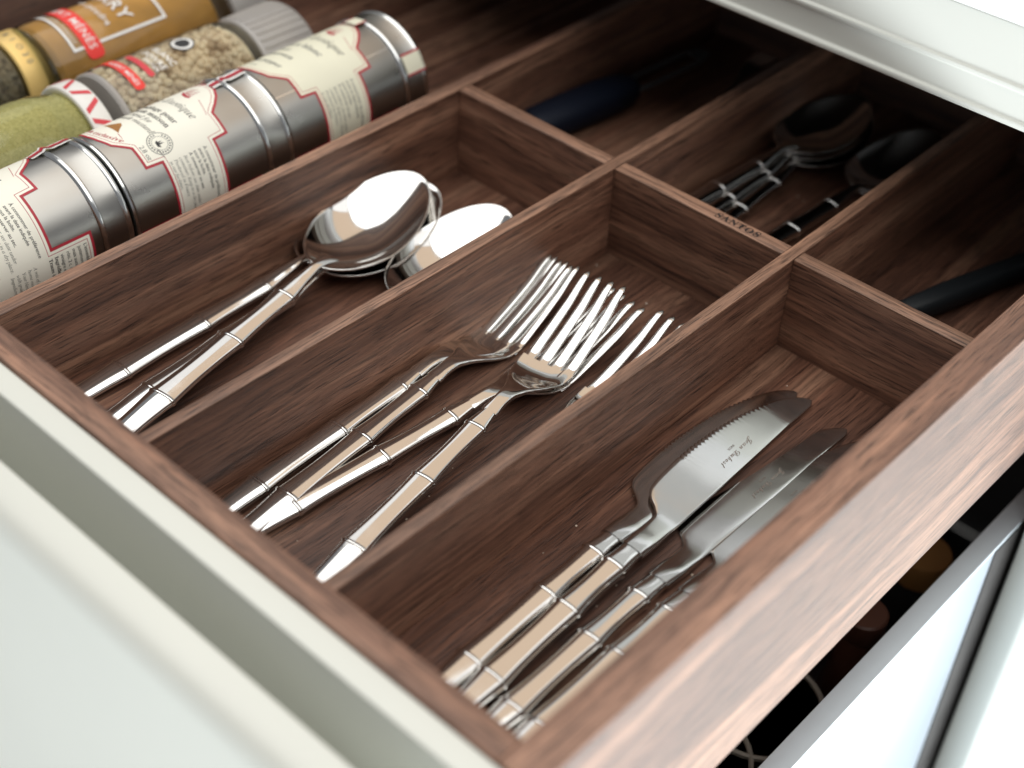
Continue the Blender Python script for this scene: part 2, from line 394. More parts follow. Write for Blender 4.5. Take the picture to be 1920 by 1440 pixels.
# ================================================================== cutlery
NODES_F = (27, 70, 105.5)
def bamboo_handle(root, z, w, t, nodes, x1, ex=2.5, mat=STEEL, waist=0.16):
    """a handle cut like bamboo: segments waisted between the ring nodes"""
    st = []; x = 0.0; edges = [-14] + list(nodes) + [nodes[-1] + 34]
    while x < x1 + 0.01:
        k = max(i for i in range(len(edges)) if edges[i] <= x + 1e-6); k = min(k, len(edges) - 2)
        u = (x - edges[k]) / (edges[k + 1] - edges[k]); wa = 1 - waist * math.sin(math.pi * min(1, max(0, u))) ** 0.8
        hw, ht = w(x) * wa, t(x) * (1 - (0.08 * math.sin(math.pi * min(1, max(0, u))) if x > nodes[0] else 0))
        if x < 4: q = math.sqrt(max(0.03, 1 - ((4 - x) / 4.05) ** 2)); hw *= 0.55 + 0.45 * q; ht *= 0.45 + 0.55 * q
        st.append((x, 0, z(x), hw, ht, ex)); x += 1.25
    h = loft('handle', st, mat, root, 28)
    for n in nodes:
        rs = []
        for dx, g in ((-1.05, -0.25), (-0.8, 0.12), (-0.5, 0.34), (-0.18, 0.40), (0.0, 0.22), (0.18, 0.40), (0.5, 0.34), (0.8, 0.12), (1.05, -0.25)):
            rs.append((n + dx, 0, z(n + dx), w(n) + g, t(n) + g, ex))
        loft('node_ring', rs, mat, root, 28)
    return st[-1]

def make_fork(label):
    t = thing('fork', label, 'fork', group='forks in the middle compartment')
    z = spline([(0, 2.6), (27, 4.0), (70, 5.2), (105, 6.4), (116, 7.6), (126, 8.2), (136, 6.2), (146, 2.7), (154, 0.9), (162, 1.3), (174, 5.2), (190, 12.0), (207, 20.2)])
    w = spline([(0, 5.8), (27, 5.9), (70, 5.4), (105.5, 4.9), (118, 3.6)])
    th = spline([(0, 2.3), (27, 2.5), (70, 2.5), (105.5, 2.4), (118, 1.7)])
    x1 = 117.5
    bamboo_handle(t, z, w, th, NODES_F, x1)
    hw = spline([(115, 3.9), (122, 3.4), (128, 3.6), (134, 5.0), (140, 7.8), (147, 10.8), (154, 12.5), (161, 13.1)])
    ht = spline([(115, 1.6), (122, 1.55), (130, 1.35), (140, 1.1), (161, 0.95)])
    dish = spline([(115, 0.0), (130, 0.0), (145, 1.3), (161, 1.6)])
    st = []; x = 115.0
    while x <= 161.0: st.append((x, 0, z(x), hw(x), ht(x), 2.5 + 1.6 * min(1, (x - 115) / 25), dish(x))); x += 1.3
    loft('head', st, STEEL, t, 36)
    for k in range(4):
        s = k - 1.5; st = []; x = 156.0
        yc = spline([(156, 6.55 * s), (170, 6.5 * s), (207, 6.2 * s)])
        tw = spline([(156, 3.2), (159.5, 3.05), (162, 2.65), (168, 2.4), (190, 2.0), (205.5, 1.25), (207, 0.6)])
        tt = spline([(156, 0.85), (190, 0.95), (204, 0.85), (207, 0.35)])
        dz = spline([(156, 1.6 * (s / 1.95) ** 2), (175, 1.3 * (s / 1.95) ** 2), (207, 0.3 * (s / 1.95) ** 2)])
        while x <= 207.0: st.append((x, yc(x), z(x) + dz(x) - 0.16 * max(0, min(1, (167 - x) / 7)), tw(x), tt(x), 3.2)); x += 1.5
        loft('tine', st, STEEL, t, 14)
    return t

def bowl_mesh(name, x0, x1, b, zn, zt, depth, mat, parent, thick=1.3):
    cx, a = (x0 + x1) / 2, (x1 - x0) / 2; NP, NR = 64, 22; vs, fs = [], []
    def outline(ph):
        c, s = math.cos(ph), math.sin(ph)
        sq = abs(s) ** (1.12 if c < 0 else 1.0)
        return cx + a * c, math.copysign(b * sq * (1 - 0.07 * c), s)
    def surf(ph, rr, off):
        X, Y = outline(ph); x = cx + (X - cx) * rr; y = Y * rr
        u = (x - x0) / (x1 - x0); zr = zn + (zt - zn) * (0.35 * u + 0.65 * u * u) - 1.6 * math.sin(math.pi * min(1, max(0, u)))
        return x, y, zr - depth * (1 - rr ** 2.5) * 1.0 + off
    rings = [i / NR for i in range(1, NR + 1)]
    vs.append(surf(0, 0, 0))
    for rr in rings:
        for k in range(NP): vs.append(surf(2 * math.pi * k / NP, rr, 0))
    # rolled rim
    for q, off in ((1.012, -0.25), (1.017, -thick * 0.5), (1.006, -thick * 0.95)):
        for k in range(NP): vs.append(surf(2 * math.pi * k / NP, q, off))
    for rr in rings[::-1][1:]:
        for k in range(NP): vs.append(surf(2 * math.pi * k / NP, rr, -thick))
    vs.append(surf(0, 0, -thick))
    for k in range(NP): fs.append((0, 1 + k, 1 + (k + 1) % NP))
    nr = (len(vs) - 2) // NP
    for i in range(nr - 1):
        for k in range(NP):
            k2 = (k + 1) % NP; fs.append((1 + i * NP + k, 1 + (i + 1) * NP + k, 1 + (i + 1) * NP + k2, 1 + i * NP + k2))
    L = 1 + (nr - 1) * NP
    for k in range(NP): fs.append((L + k, len(vs) - 1, L + (k + 1) % NP))
    o = mesh_obj(name, vs, fs, mat, parent, True)
    bm = bmesh.new(); bm.from_mesh(o.data); bmesh.ops.recalc_face_normals(bm, faces=bm.faces[:]); bm.to_mesh(o.data); bm.free()
    return o

def make_spoon(label, group):
    t = thing('spoon', label, 'spoon', group=group)
    z = spline([(0, 2.6), (28, 4.0), (71.5, 5.4), (107, 6.8), (120, 8.6), (130, 9.6), (138, 9.0), (146, 6.4)])
    w = spline([(0, 6.5), (28, 6.6), (71.5, 6.0), (107, 5.4), (122, 3.9), (130, 3.2), (138, 4.6), (146, 6.5)])
    th = spline([(0, 2.3), (28, 2.5), (71.5, 2.5), (107, 2.4), (122, 1.7), (132, 1.3), (146, 0.7)])
    bamboo_handle(t, z, w, th, (28, 71.5, 107), 141)
    bowl_mesh('bowl', 130.5, 208, 23.2, 9.8, 18.0, 8.8, STEEL, t)
    return t

def make_knife(label, text=False):
    t = thing('knife', label, 'knife', group='table knives in the right compartment')
    z = spline([(0, 4.9), (27, 5.0), (68, 5.0), (97, 4.8), (112, 4.2), (122, 3.2), (135, 2.4), (234, 1.6)])
    w = spline([(0, 5.6), (27, 6.0), (68.5, 5.6), (96.7, 5.1), (112, 5.0)])
    th = spline([(0, 4.0), (27, 4.0), (68.5, 3.9), (96.7, 3.5), (112, 2.6)])
    bamboo_handle(t, z, w, th, (27, 68.5, 96.7), 110, 2.6)
    top = spline([(108, 5.1), (116, 5.0), (124, 4.4), (130, 4.6), (134, 7.6), (138, 12.6), (142, 14.7), (152, 15.9), (168, 16.4), (184, 15.4), (198, 13.4), (211, 10.2), (221, 6.6), (228, 2.8), (232, -0.8), (234, -3.6)])
    bot = spline([(108, -5.1), (118, -5.3), (126, -5.0), (170, -5.5), (215, -6.0), (226, -6.4), (231, -6.4), (234, -5.2)])
    ht = spline([(108, 2.9), (116, 2.4), (124, 1.7), (132, 1.15), (140, 0.95), (234, 0.55)])
    st = []; x = 108.0; i = 0
    while x <= 234.0:
        y1, y0 = top(x), bot(x)
        if 164 < x < 218 and i % 3 == 0: y1 -= 1.0
        st.append((x, (y0 + y1) / 2, z(x), max(0.4, (y1 - y0) / 2), ht(x), 2.6 + 3.4 * min(1, max(0, (x - 112) / 22))))
        x += 0.8 if 128 < x else 1.6; i += 1
    b = loft('blade', st, BLADE, t, 28)
    if text:
        V, F = [], []
        for body, size, u, v in ((script('Jean Dubost'), 4.2, 194.5, 1.8), ('INOX', 1.7, 186, 4.6)):
            a, q = flat_text(body, size, 'LEFT', 1.0, 0, 2); o = len(V)
            V += [(u - x, v - y) for x, y in a]; F += [tuple(i + o for i in p) for p in q]
        mesh_obj('engraving', [(x, y, z(x) + ht(x) + 0.06) for x, y in V], F, ETCH, t)
    return t

FG = 'forks in the middle compartment'
fork = make_fork('fork lying furthest left, its handle along the left divider of the fork compartment')
settle(fork, (9.3, -250.4, -47.1), 91.4)
def more(src, label, pos, yaw, pitch=0, roll=0, scale=1.0):
    c = copy_tree(src); c['label'] = label; settle(c, pos, yaw, pitch, roll, scale); return c
more(fork, 'second fork from the left, lying on top with its tines standing highest at the left', (24.7, -247.2, -46.1), 95.2, 0.6)
more(fork, 'fork third from the left, its head tucked under the two forks beside it', (23.5, -248.0, -47.2), 83.6, 0.3)
more(fork, 'fork lying askew on top, its handle running to the front near the right divider', (66.2, -248.4, -44.0), 98.8, -0.2)
more(fork, 'fork half hidden by the right divider, only its tines and shoulder showing', (74.5, -247.6, -46.3), 90.3, 0)

SG = 'large spoons in the left compartment'
spoon = make_spoon('lowest large spoon of the stack, its straight handle nearest the wall', SG)
settle(spoon, (-86.0, -247.6, -47.2), 90.2, 0, 0)
more(spoon, 'middle large spoon of the stack, its handle mostly covered by the one above', (-61.5, -247.4, -46.2), 95.4, 0.0, 3)
more(spoon, 'top large spoon of the stack with its whole bright bowl showing', (-48.9, -249.4, -41.6), 100.3, -0.3, 3)
more(spoon, 'large spoon lying alone beside the divider, only its bowl showing over the edge', (-21.0, -236.0, -46.8), 96.2, 0, 2)

knife = make_knife('serrated table knife furthest left, its blade covered by the next knife', True)
settle(knife, (129.7, -256.0, -47.1), 92.1, 0.25, 0)
more(knife, 'second table knife from the left, lying on the first, its etched script in full view', (141.8, -257.3, -45.0), 93.1, 0.3, 5.5)
more(knife, 'third table knife from the left, its narrow blade tilted beside the drawer wall', (154.5, -261.0, -46.6), 91.1, 0.5, -8)
more(knife, 'table knife furthest right, mostly hidden below the wall of the drawer', (166.0, -260.0, -47.0), 90.2, -0.2, -9)

TG = 'small spoons in the back middle compartment'
def tea(label, pos, yaw, pitch=0, roll=0):
    c = copy_tree(spoon); c['label'] = label; c['group'] = TG; c['category'] = 'teaspoon'; c.name = 'teaspoon'; settle(c, pos, yaw, pitch, roll, 0.85)
    return c
tea('dark looking teaspoon on top of the stack of three behind the cross divider', (7.5, 10.5, -40.6), 85.2, 0.3)
tea('teaspoon in the middle of the stack of three behind the cross divider', (17.5, 10.5, -43.6), 88.6, 0.2)
tea('lowest teaspoon of the stack of three behind the cross divider', (29.0, 10.5, -46.6), 92.0, 0)
tea('teaspoon beside the divider lying on another, behind the SANTOS lettering', (53.0, 10.5, -43.4), 85.2, 0.2)
tea('teaspoon under the single teaspoon beside the right divider, only its rim showing', (50.5, 12.0, -46.6), 83.9, 0)

# other utensils at the back
pl = thing('peeler', 'dark navy handled peeler with a slotted grey blade in the back left compartment', 'peeler')
loft('handle', [(x, 0, 9, w_, h_, 2.6) for x, w_, h_ in ((0, 5, 4), (2, 9, 7), (6, 11, 8.5), (30, 12, 9), (55, 12, 9), (70, 10, 8), (76, 7, 6))], NAVY, pl, 24)
for yy in (-6.2, 6.2):
    loft('blade_arm', [(x, yy * q, 9 + 0.05 * (x - 72), 1.7, 1.2, 3) for x, q in ((72, 0.7), (82, 1.0), (120, 1.0), (128, 0.85))], GUN, pl, 12)
loft('blade_tip', [(126, 0, 11.7, 6.6, 1.2, 3), (130, 0, 12, 6.2, 1.2, 3), (134, 0, 12.2, 4.4, 1.1, 3)], GUN, pl, 16)
settle(pl, (-93, 45, -47), 83)
hk = thing('butter_spreader', 'slim steel spreader with a curved bright tip in the back left compartment', 'spreader')
z_ = spline([(0, 3), (60, 4), (90, 8), (110, 14), (124, 15), (134, 11)]); w_ = spline([(0, 3.6), (60, 3.0), (95, 2.6), (112, 6), (126, 6.5), (134, 2)])
bamboo_handle(hk, z_, w_, spline([(0, 2.2), (90, 2.0), (134, 1.0)]), (4, 40, 70), 100)
loft('spoon_tip', [(x, 0, z_(x), w_(x), 1.0, 2.6, 0.6) for x in (98, 102, 106, 110, 114, 118, 122, 126, 130, 133, 134)], STEEL, hk, 20)
settle(hk, (-38, 70, -47), 93.5)
bk = thing('kitchen_knife', 'long black handled kitchen tool lying in the dark back right compartment', 'kitchen tool')
loft('handle', [(x, 0, 7, w_, h_, 2.6) for x, w_, h_ in ((0, 3, 2.5), (2, 5.5, 5), (30, 6.4, 6), (70, 5.8, 5.6), (100, 5.4, 5))], BLACKP, bk, 20)
loft('blade', [(98, 0, 7, 4.6, 1.4, 3), (104, 0, 6.6, 8, 0.9, 4), (140, 0, 5, 8.6, 0.8, 4), (160, 0, 4, 4, 0.6, 4)], BLADE, bk, 20)
settle(bk, (131, 48, -47), 74)
bo = thing('bottle_opener', 'small black tool end beside the drawer wall in the back right compartment', 'kitchen tool')
loft('grip', [(x, 0, 7, w_, h_, 2.4) for x, w_, h_ in ((0, 3, 2.5), (3, 6, 5.5), (40, 7, 6.5), (60, 5, 5))], BLACKP, bo, 20)
loft('shaft', [(58, 0, 7, 2.2, 2.2, 2), (95, 0, 6, 2.0, 2.0, 2)], GREYMET, bo, 14)
settle(bo, (172, 88, -47), 84)

# crumbs on the compartment floors
vs, fs = [], []
bm = bmesh.new(); bmesh.ops.create_icosphere(bm, subdivisions=1, radius=1); cv = [p.co.copy() for p in bm.verts]; bm.verts.index_update(); cf = [tuple(q.index for q in p.verts) for p in bm.faces]; bm.free()
for i in range(70):
    x = random.choice((random.uniform(-96, -10), random.uniform(4, 90), random.uniform(104, 188))); y = random.uniform(-240, -6) if i < 58 else random.uniform(15, 120); s_ = random.choice((0.2, 0.25, 0.3, 0.36, 0.5)); o = len(vs)
    for p in cv: vs.append((x + p.x * s_ * random.uniform(.7, 1.5), y + p.y * s_ * random.uniform(.7, 1.5), FZ + 0.1 + abs(p.z) * s_ * 0.6))
    fs += [tuple(j + o for j in q) for q in cf]
cr = mesh_obj('crumbs', vs, fs, plain('crumb', (0.55, 0.45, 0.36), 0.7, noise=0.2))
cr['kind'] = 'stuff'; cr['label'] = 'pale crumbs scattered on the walnut compartment floors'; cr['category'] = 'crumbs'

# ================================================================== the spice insert
sp = thing('spice_insert', 'walnut spice insert with ridges along the drawer, under the tins and jars', 'drawer insert', (-215, -20, -62))
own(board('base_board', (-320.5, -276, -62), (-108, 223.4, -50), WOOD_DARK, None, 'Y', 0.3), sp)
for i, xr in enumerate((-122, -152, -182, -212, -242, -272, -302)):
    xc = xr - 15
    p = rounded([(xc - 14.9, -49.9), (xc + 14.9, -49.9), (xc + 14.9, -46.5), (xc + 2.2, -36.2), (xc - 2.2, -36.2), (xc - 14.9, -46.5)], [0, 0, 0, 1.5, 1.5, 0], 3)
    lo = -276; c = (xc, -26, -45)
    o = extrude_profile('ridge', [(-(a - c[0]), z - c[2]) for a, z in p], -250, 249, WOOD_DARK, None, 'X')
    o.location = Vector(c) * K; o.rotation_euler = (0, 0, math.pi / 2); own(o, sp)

# ---- tins
TR = 29.75
HALF = [(0, -4.5), (-13, -5.6), (-23, -8.6), (-31, -12.6), (-35, -15.2), (-38, -16.9), (-60, -17), (-61, -24.6), (-108.6, -25.0), (-108.6, -6), (-150, -6),
        (-150, -74), (-108.6, -74), (-108.6, -53.6), (-60.5, -53.8), (-59.5, -62.3), (-38, -62.4), (-27, -69), (-14, -71.4), (0, -72.4)]
def label_outline():
    kk = math.radians(1) * TR
    right = [(-d * kk, s) for d, s in HALF]                    # right half, top to bottom
    left = [(-x, s) for x, s in right[1:-1]]
    pts = right + left[::-1]                                   # clockwise
    return pts[::-1]                                           # counter-clockwise
def make_tin(label, y, centre, paper, third=False):
    t = thing('spice_tin', label, 'spice tin', (-152, y, -9), group='steel spice tins lying end to end')
    lathe('body', [(-76.6, 28.2), (-77.0, 29.4), (-76.6, 30.2), (-75.8, 30.5), (-74.9, 30.2), (-74.4, TR), (-1.6, TR), (-1.0, TR)], TIN, t, 96)
    lathe('lid', [(-1.2, 29.9), (-1.0, 30.5), (-0.3, 30.95), (0.5, 30.8), (1.1, 30.2), (10.2, 30.2), (11.2, 30.5), (12.0, 30.9), (13.0, 30.9), (13.6, 30.4), (13.7, 29.0), (12.6, 28.2), (12.4, 20)], TIN, t, 96)
    lathe('bead', [(-1.9, 29.85), (-1.5, 30.6), (-0.6, 31.1), (0.4, 31.0), (1.0, 30.3)], TIN_RIM, t, 96, caps=False)
    lathe('bead', [(10.9, 30.3), (11.6, 30.95), (12.6, 31.1), (13.4, 30.8), (13.75, 30.1)], TIN_RIM, t, 96, caps=False)
    lathe('bead', [(-77.1, 29.2), (-76.6, 30.5), (-75.7, 30.8), (-74.8, 30.4), (-74.3, 29.8)], TIN_RIM, t, 96, caps=False)
    if third:                                                  # the solder seam
        w0 = Wrap(TR, centre, t); w0.poly('seam', [(25.5, -74.8), (26.3, -74.8), (26.3, -2), (25.5, -2)], TIN_RIM, 0.05)
    w = Wrap(TR, centre, t)
    out = label_outline(); inn = offset_poly(out, 1.25)
    lab = w.poly('label', inn, paper, 0.10)
    w.ring('label_border', out, inn, RED, 0.13, lab)
    w.ring('hairline', offset_poly(out, 2.55), offset_poly(out, 2.8), RED, 0.13, lab)
    L = []
    kk = math.radians(1) * TR
    def U(d): return -d * kk
    if not third:
        w.text([(ital('Terre Exotique'), 6.0, U(0), -28.6, 'CENTER', 1.02)], INK, 0.16, parent=lab)
        w.text([(bold('Assemblage pour'), 4.5, U(0), -37.2, 'CENTER'), (bold('moutarde maison'), 4.5, U(0), -41.8, 'CENTER')], INK, 0.16, parent=lab)
        w.text([(ital('Spice blend for'), 4.0, U(4), -46.0, 'CENTER'), (ital('homemade mustard'), 4.0, U(0), -50.0, 'CENTER')], INK, 0.16, parent=lab)
        w.text([('2.8 oz', 3.4, U(-39), -58.9, 'LEFT', 0.92)], GREY_INK, 0.16, parent=lab)
        # heap of spice
        w.poly('spice_heap', [(U(10), -59.8), (U(-16), -60.6), (U(-12), -58.6), (U(-7), -55.4), (U(-2), -54.2), (U(3), -56.8)], BROWN_INK, 0.16, lab)
        w.poly('heap_line', [(U(-16), -60.9), (U(-25), -61.8), (U(-25), -62.0), (U(-16), -61.2)], RED, 0.16, lab)
        # curved words under the heap
        V, F = flat_text(bold('Recette exclusive'), 4.0, 'CENTER', 1.0, 0, 2)
        V = [(x, yv - 68.2 + 0.022 * x * x) for x, yv in V]
        w.put('lettering', V, F, RED, 0.16, lab, 2.2, False)
    else:
        w.text([(ital('Terre Exotique'), 6.4, U(0), -28.6, 'CENTER', 1.02)], INK, 0.16, parent=lab)
        w.text([(bold('Poivre blanc'), 5.6, U(0), -38.6, 'CENTER'), (ital('Penja'), 4.2, U(8), -45.0, 'CENTER'), (bold('Cameroun'), 5.0, U(4), -51.4, 'CENTER'), (bold('White pepper'), 4.6, U(4), -60.4, 'CENTER')], GREY_INK, 0.16, parent=lab)
        w.text([('2.5 oz', 2.4, U(4), -66.0, 'CENTER')], GREY_INK, 0.16, parent=lab)
    # little red ship
    ship = [(U(8), -16.2), (U(3), -19.0), (U(-5), -20.2), (U(-10), -19.6), (U(-9), -18.6), (U(-3), -18.2), (U(3), -16.8)]
    w.poly('ship_hull', ship[::-1], RED, 0.16, lab)
    for (a, b, c) in (((6, -15.6), (1, -16.6), (3, -10.6)), ((1, -17.0), (-3.5, -17.6), (-0.6, -10.0)), ((-3.6, -17.6), (-8.4, -18.4), (-6.4, -11.6))):
        q = [(U(a[0]), a[1]), (U(b[0]), b[1]), (U(c[0]), c[1])]; w.ring('ship_sail', q, offset_poly(q, 0.45 if (q[1][0] - q[0][0]) * (q[2][1] - q[0][1]) - (q[1][1] - q[0][1]) * (q[2][0] - q[0][0]) > 0 else -0.45), RED, 0.16, lab)
    w.poly('underline', [(U(-18), -17.2), (U(-37), -20.6), (U(-37), -20.85), (U(-18), -17.5)], RED, 0.16, lab)
    if not third:
        # round seal
        sc = (U(-43.5), -49.2)
        def circ(rad, n=40): return [(sc[0] + rad * math.cos(2 * math.pi * i / n), sc[1] + rad * math.sin(2 * math.pi * i / n)) for i in range(n)]
        seal = w.ring('seal', circ(5.9), circ(5.55), GREY_INK, 0.17, lab); w.ring('seal_line', circ(3.7), circ(3.5), GREY_INK, 0.17, lab)
        w.poly('seal_ship', [(sc[0] + a, sc[1] + b) for a, b in ((-1.8, -0.6), (-1.0, -1.9), (1.3, -1.9), (2.2, -0.4), (0.7, -0.7), (0.5, 2.2), (-0.2, -0.6), (-0.7, 1.8), (-0.9, -0.6))], INK, 0.18, lab)
        w.poly('seal_bowsprit', [(sc[0] + a, sc[1] + b) for a, b in ((2.2, -3.0), (6.8, -2.2), (6.8, -1.9), (2.2, -2.5))], GREY_INK, 0.18, lab)
        for i in range(22):
            if 8 < i < 11: continue
            a = 2 * math.pi * i / 22; ca, sa = math.cos(a), math.sin(a)
            w.poly('seal_letter', [(sc[0] + ca * q - sa * h, sc[1] + sa * q + ca * h) for q, h in ((4.15, -0.33), (5.05, -0.33), (5.05, 0.33), (4.15, 0.33))], GREY_INK, 0.17, lab, 4.0)
    dark = [("À consommer de préférence", 2.35, U(-61.5), -32.0, 'LEFT', 0.95, 0.012), ("avant la date indiquée", 2.35, U(-61.5), -34.6, 'LEFT', 0.95, 0.012), ("sous la boîte.", 2.35, U(-61.5), -37.2, 'LEFT', 0.95, 0.012), ("À conserver au sec.", 2.35, U(-61.5), -39.8, 'LEFT', 0.95, 0.012)]
    lite = [(ital("Best before: see date under"), 2.3, U(-62), -42.8, 'LEFT', 0.95), (ital("container. Keep in a dry place."), 2.3, U(-62), -45.4, 'LEFT', 0.95), (ital("Produced in France"), 2.3, U(-62), -48.0, 'LEFT', 0.95), (ital("in our facilities."), 2.3, U(-62), -50.4, 'LEFT', 0.95)]
    w.text(dark, GREY_INK if third else INK, 0.16, parent=lab); w.text(lite, GREY_INK, 0.16, parent=lab)
    side = [("L'assemblage idéal pour", 2.35), ("justement relever, 1 c. à café", 2.35), ("mais aussi pour", 2.35), ("rôti. 2 c. à soupe de", 2.35), ("vinaigre et d'eau.", 2.35), (bold("Ingrédients :"), 2.5), (bold("Traces éventuelles"), 2.5)]
    w.text([(b, s, U(-116.5), -11.0 - 2.85 * i, 'LEFT', 0.95, 0.01) for i, (b, s) in enumerate(side)], INK, 0.16, parent=lab)
    w.text([(b, 2.2, U(-117), -35.6 - 2.7 * i, 'LEFT', 0.95) for i, b in enumerate((ital("A mix of spices for"), ital("home made mustard."), ital("Your blend"), ital("with grains"), ital("Ingredients:")))], GREY_INK, 0.16, parent=lab)
    return t, w
def ribbon(t, centre, s0, s1, half, rise, mats, name='seal_strip'):
    """tamper strip lifted over the bead of the lid"""
    def strip(h0, h1, mat, lift, par=None, nm=name):
        vs, fs = [], []; n = 26
        for i in range(n + 1):
            s = s0 + (s1 - s0) * i / n; R = 30.1 + lift + rise * math.exp(-((s + 0.5) / 2.6) ** 2) + (0.9 if s > 0 else 0) + 0.06 * math.sin(s * 1.3)
            sk = 0.35 * math.sin(s * 0.4)
            for h in (h0, h1):
                a = math.radians(centre) - (h + sk) / 30; vs.append((R * math.cos(a), s, R * math.sin(a)))
        for i in range(n): fs.append((2 * i, 2 * i + 1, 2 * i + 3, 2 * i + 2))
        return mesh_obj(nm, vs, fs, mat, par or t, True)
    a = strip(-half, half, mats[0], 0.25)
    strip(-half * 0.42, half * 0.42, mats[1], 0.42, a, 'strip_print')
t1, w1 = make_tin('spice tin nearest the drawer front, its label cut by the left edge of the photo', -195, 127.5, PAPER)
ribbon(t1, 110, -7.0, 13.4, 3.4, 0.9, (WHITE_INK, RED))
t2, w2 = make_tin('middle spice tin, its cream label naming a blend for homemade mustard', -103, 104, PAPER)
ribbon(t2, 97, -6.0, 13.4, 3.2, 0.5, (WHITE_INK, RED))
t3, w3 = make_tin('spice tin furthest back, its label yellowish and its strip torn on the lid', -14, 104, PAPER_YELLOW, True)
w3t = Wrap(30.2, 104, t3)
def rect(a, b, c, e): return [(a, c), (b, c), (b, e), (a, e)]
q = rect(32.5, 43.0, 1.2, 13.2); pa = w3t.poly('seal_piece', q, PAPER_YELLOW, 0.85)
w3t.poly('piece_border', rect(32.2, 33.3, 1.1, 13.3), RED, 0.95, pa); w3t.poly('piece_border', rect(42.4, 43.4, 1.1, 13.3), RED, 0.95, pa)
q = rect(-2.5, 6.5, -6.4, 0.6); pa = w3t.poly('seal_piece', q, PAPER_YELLOW, 0.9)
w3t.poly('piece_border', rect(-2.9, -1.9, -6.4, 0.6), RED, 1.0, pa); w3t.poly('piece_border', rect(6.0, 6.9, -6.4, 0.6), RED, 1.0, pa)

# ---- glass jars
def jar_text(w, lines, mat, lift=0.3): return w.text(lines, mat, lift)
gj = thing('spice_jar', 'glass jar of olive green powder with a white lid striped red', 'spice jar', (-208, -147, -13), group='glass spice jars behind the tins')
lathe('glass', [(-112, 20), (-111.5, 26), (-109, 28.5), (-30, 28.8), (-22, 28.2), (-15, 26.2), (-11, 25.2), (-5, 25.0)], GLASS, gj, 72)
lathe('powder', [(-109, 20), (-108, 26.5), (-106, 27.6), (-30, 27.9), (-22, 27.2), (-15, 25.2), (-11, 24.3), (-6, 24.0)], GREENPOW, gj, 72)
lid = lathe('lid', [(-7.0, 25.6), (-7.4, 26.6), (-7.0, 27.6), (-6.0, 28.0), (2.0, 28.1), (3.0, 27.6), (3.4, 26.6), (3.2, 20)], LIDWHITE, gj, 72)
wl = Wrap(28.05, 78, gj)
for k in range(-3, 5):
    u = k * 9.2; sgn = 1 if k % 2 else -1
    wl.poly('lid_stripe', [(u - 1.4 + sgn * 2.2, -6.0), (u + 1.4 + sgn * 2.2, -6.0), (u + 1.4 - sgn * 2.2, 1.9), (u - 1.4 - sgn * 2.2, 1.9)], LIDRED, 0.12, lid)

gd = thing('spice_jar', 'jar of dark dried spice with a gold lid at the left edge', 'spice jar', (-272, -141, -10), group='glass spice jars behind the tins')
lathe('glass', [(-90, 18), (-89, 22), (-87, 23.6), (-22, 23.8), (-14, 22.8), (-10, 22.2), (-6, 22.0)], GREEN_GLASS, gd, 64)
lathe('dried_spice', [(-87, 18), (-85, 22.2), (-24, 22.6), (-16, 21.4), (-9, 20.8)], DRIED, gd, 64)
lid = lathe('lid', [(-8.2, 22.6), (-8.4, 23.8), (-7.6, 24.4), (4.6, 24.5), (5.8, 24.1), (6.2, 23.0), (6.0, 18)], GOLD, gd, 72)
Wrap(24.5, 62, gd).text([(c, 4.6, u, -3.4, 'CENTER') for c, u in (('B', -14), ('I', -8), ('O', -2), ('3', 3), ('0', 7))], GREY_INK, 0.1, parent=lid)

aj = thing('spice_jar', 'glass jar of orange curry powder with a red banner and white print', 'spice jar', (-266, -138, -11), group='glass spice jars behind the tins')
lathe('glass', [(0.2, 20), (0.6, 25), (2.5, 27.6), (6, 28.4), (92, 28.4), (104, 26.5), (112, 22), (116, 20)], GLASS, aj, 72)
lathe('curry_powder', [(3, 20), (4, 25), (6, 27.0), (9, 27.5), (92, 27.5), (100, 26.2)], CURRY, aj, 72)
lathe('base_ring', [(-0.5, 24.0), (-0.6, 26.6), (0.4, 27.4), (2.2, 27.4), (2.4, 24)], GREEN_GLASS, aj, 72)
lathe('cap', [(112, 23.5), (112.5, 25), (114, 25.4), (132, 25.4), (134, 24.5), (134.5, 18)], GREY_PLASTIC, aj, 72)
wa_ = Wrap(28.4, 90, aj)
fr_ = [(23, 14.5), (23, 70.5), (-23, 70.5), (-23, 14.5)]
wa_.ring('print_frame', fr_, offset_poly(fr_, 1.5), WHITE_INK, 0.12)
ban = wa_.poly('banner', rounded([(-30, 20.5), (29.5, 20.5), (29.5, 30), (-30, 30)], [3, 3.5, 3.5, 3], 4), BRIGHT_RED, 0.2)
wa_.text([('ALBERT MÉNÈS', 6.2, 24.5, 23.2, 'RIGHT', 1.12, 0.03)], WHITE_INK, 0.3, parent=ban)
wa_.text([('CURRY', 11, 16, 47, 'RIGHT', 1.1, 0.1), ('en poudre', 5.5, 16, 38, 'RIGHT', 1.1, 0.04)], WHITE_INK, 0.15)
wa_.text([('épices et herbes aromatiques', 2.4, 19, 17.2, 'RIGHT', 1.1)], WHITE_INK, 0.15)

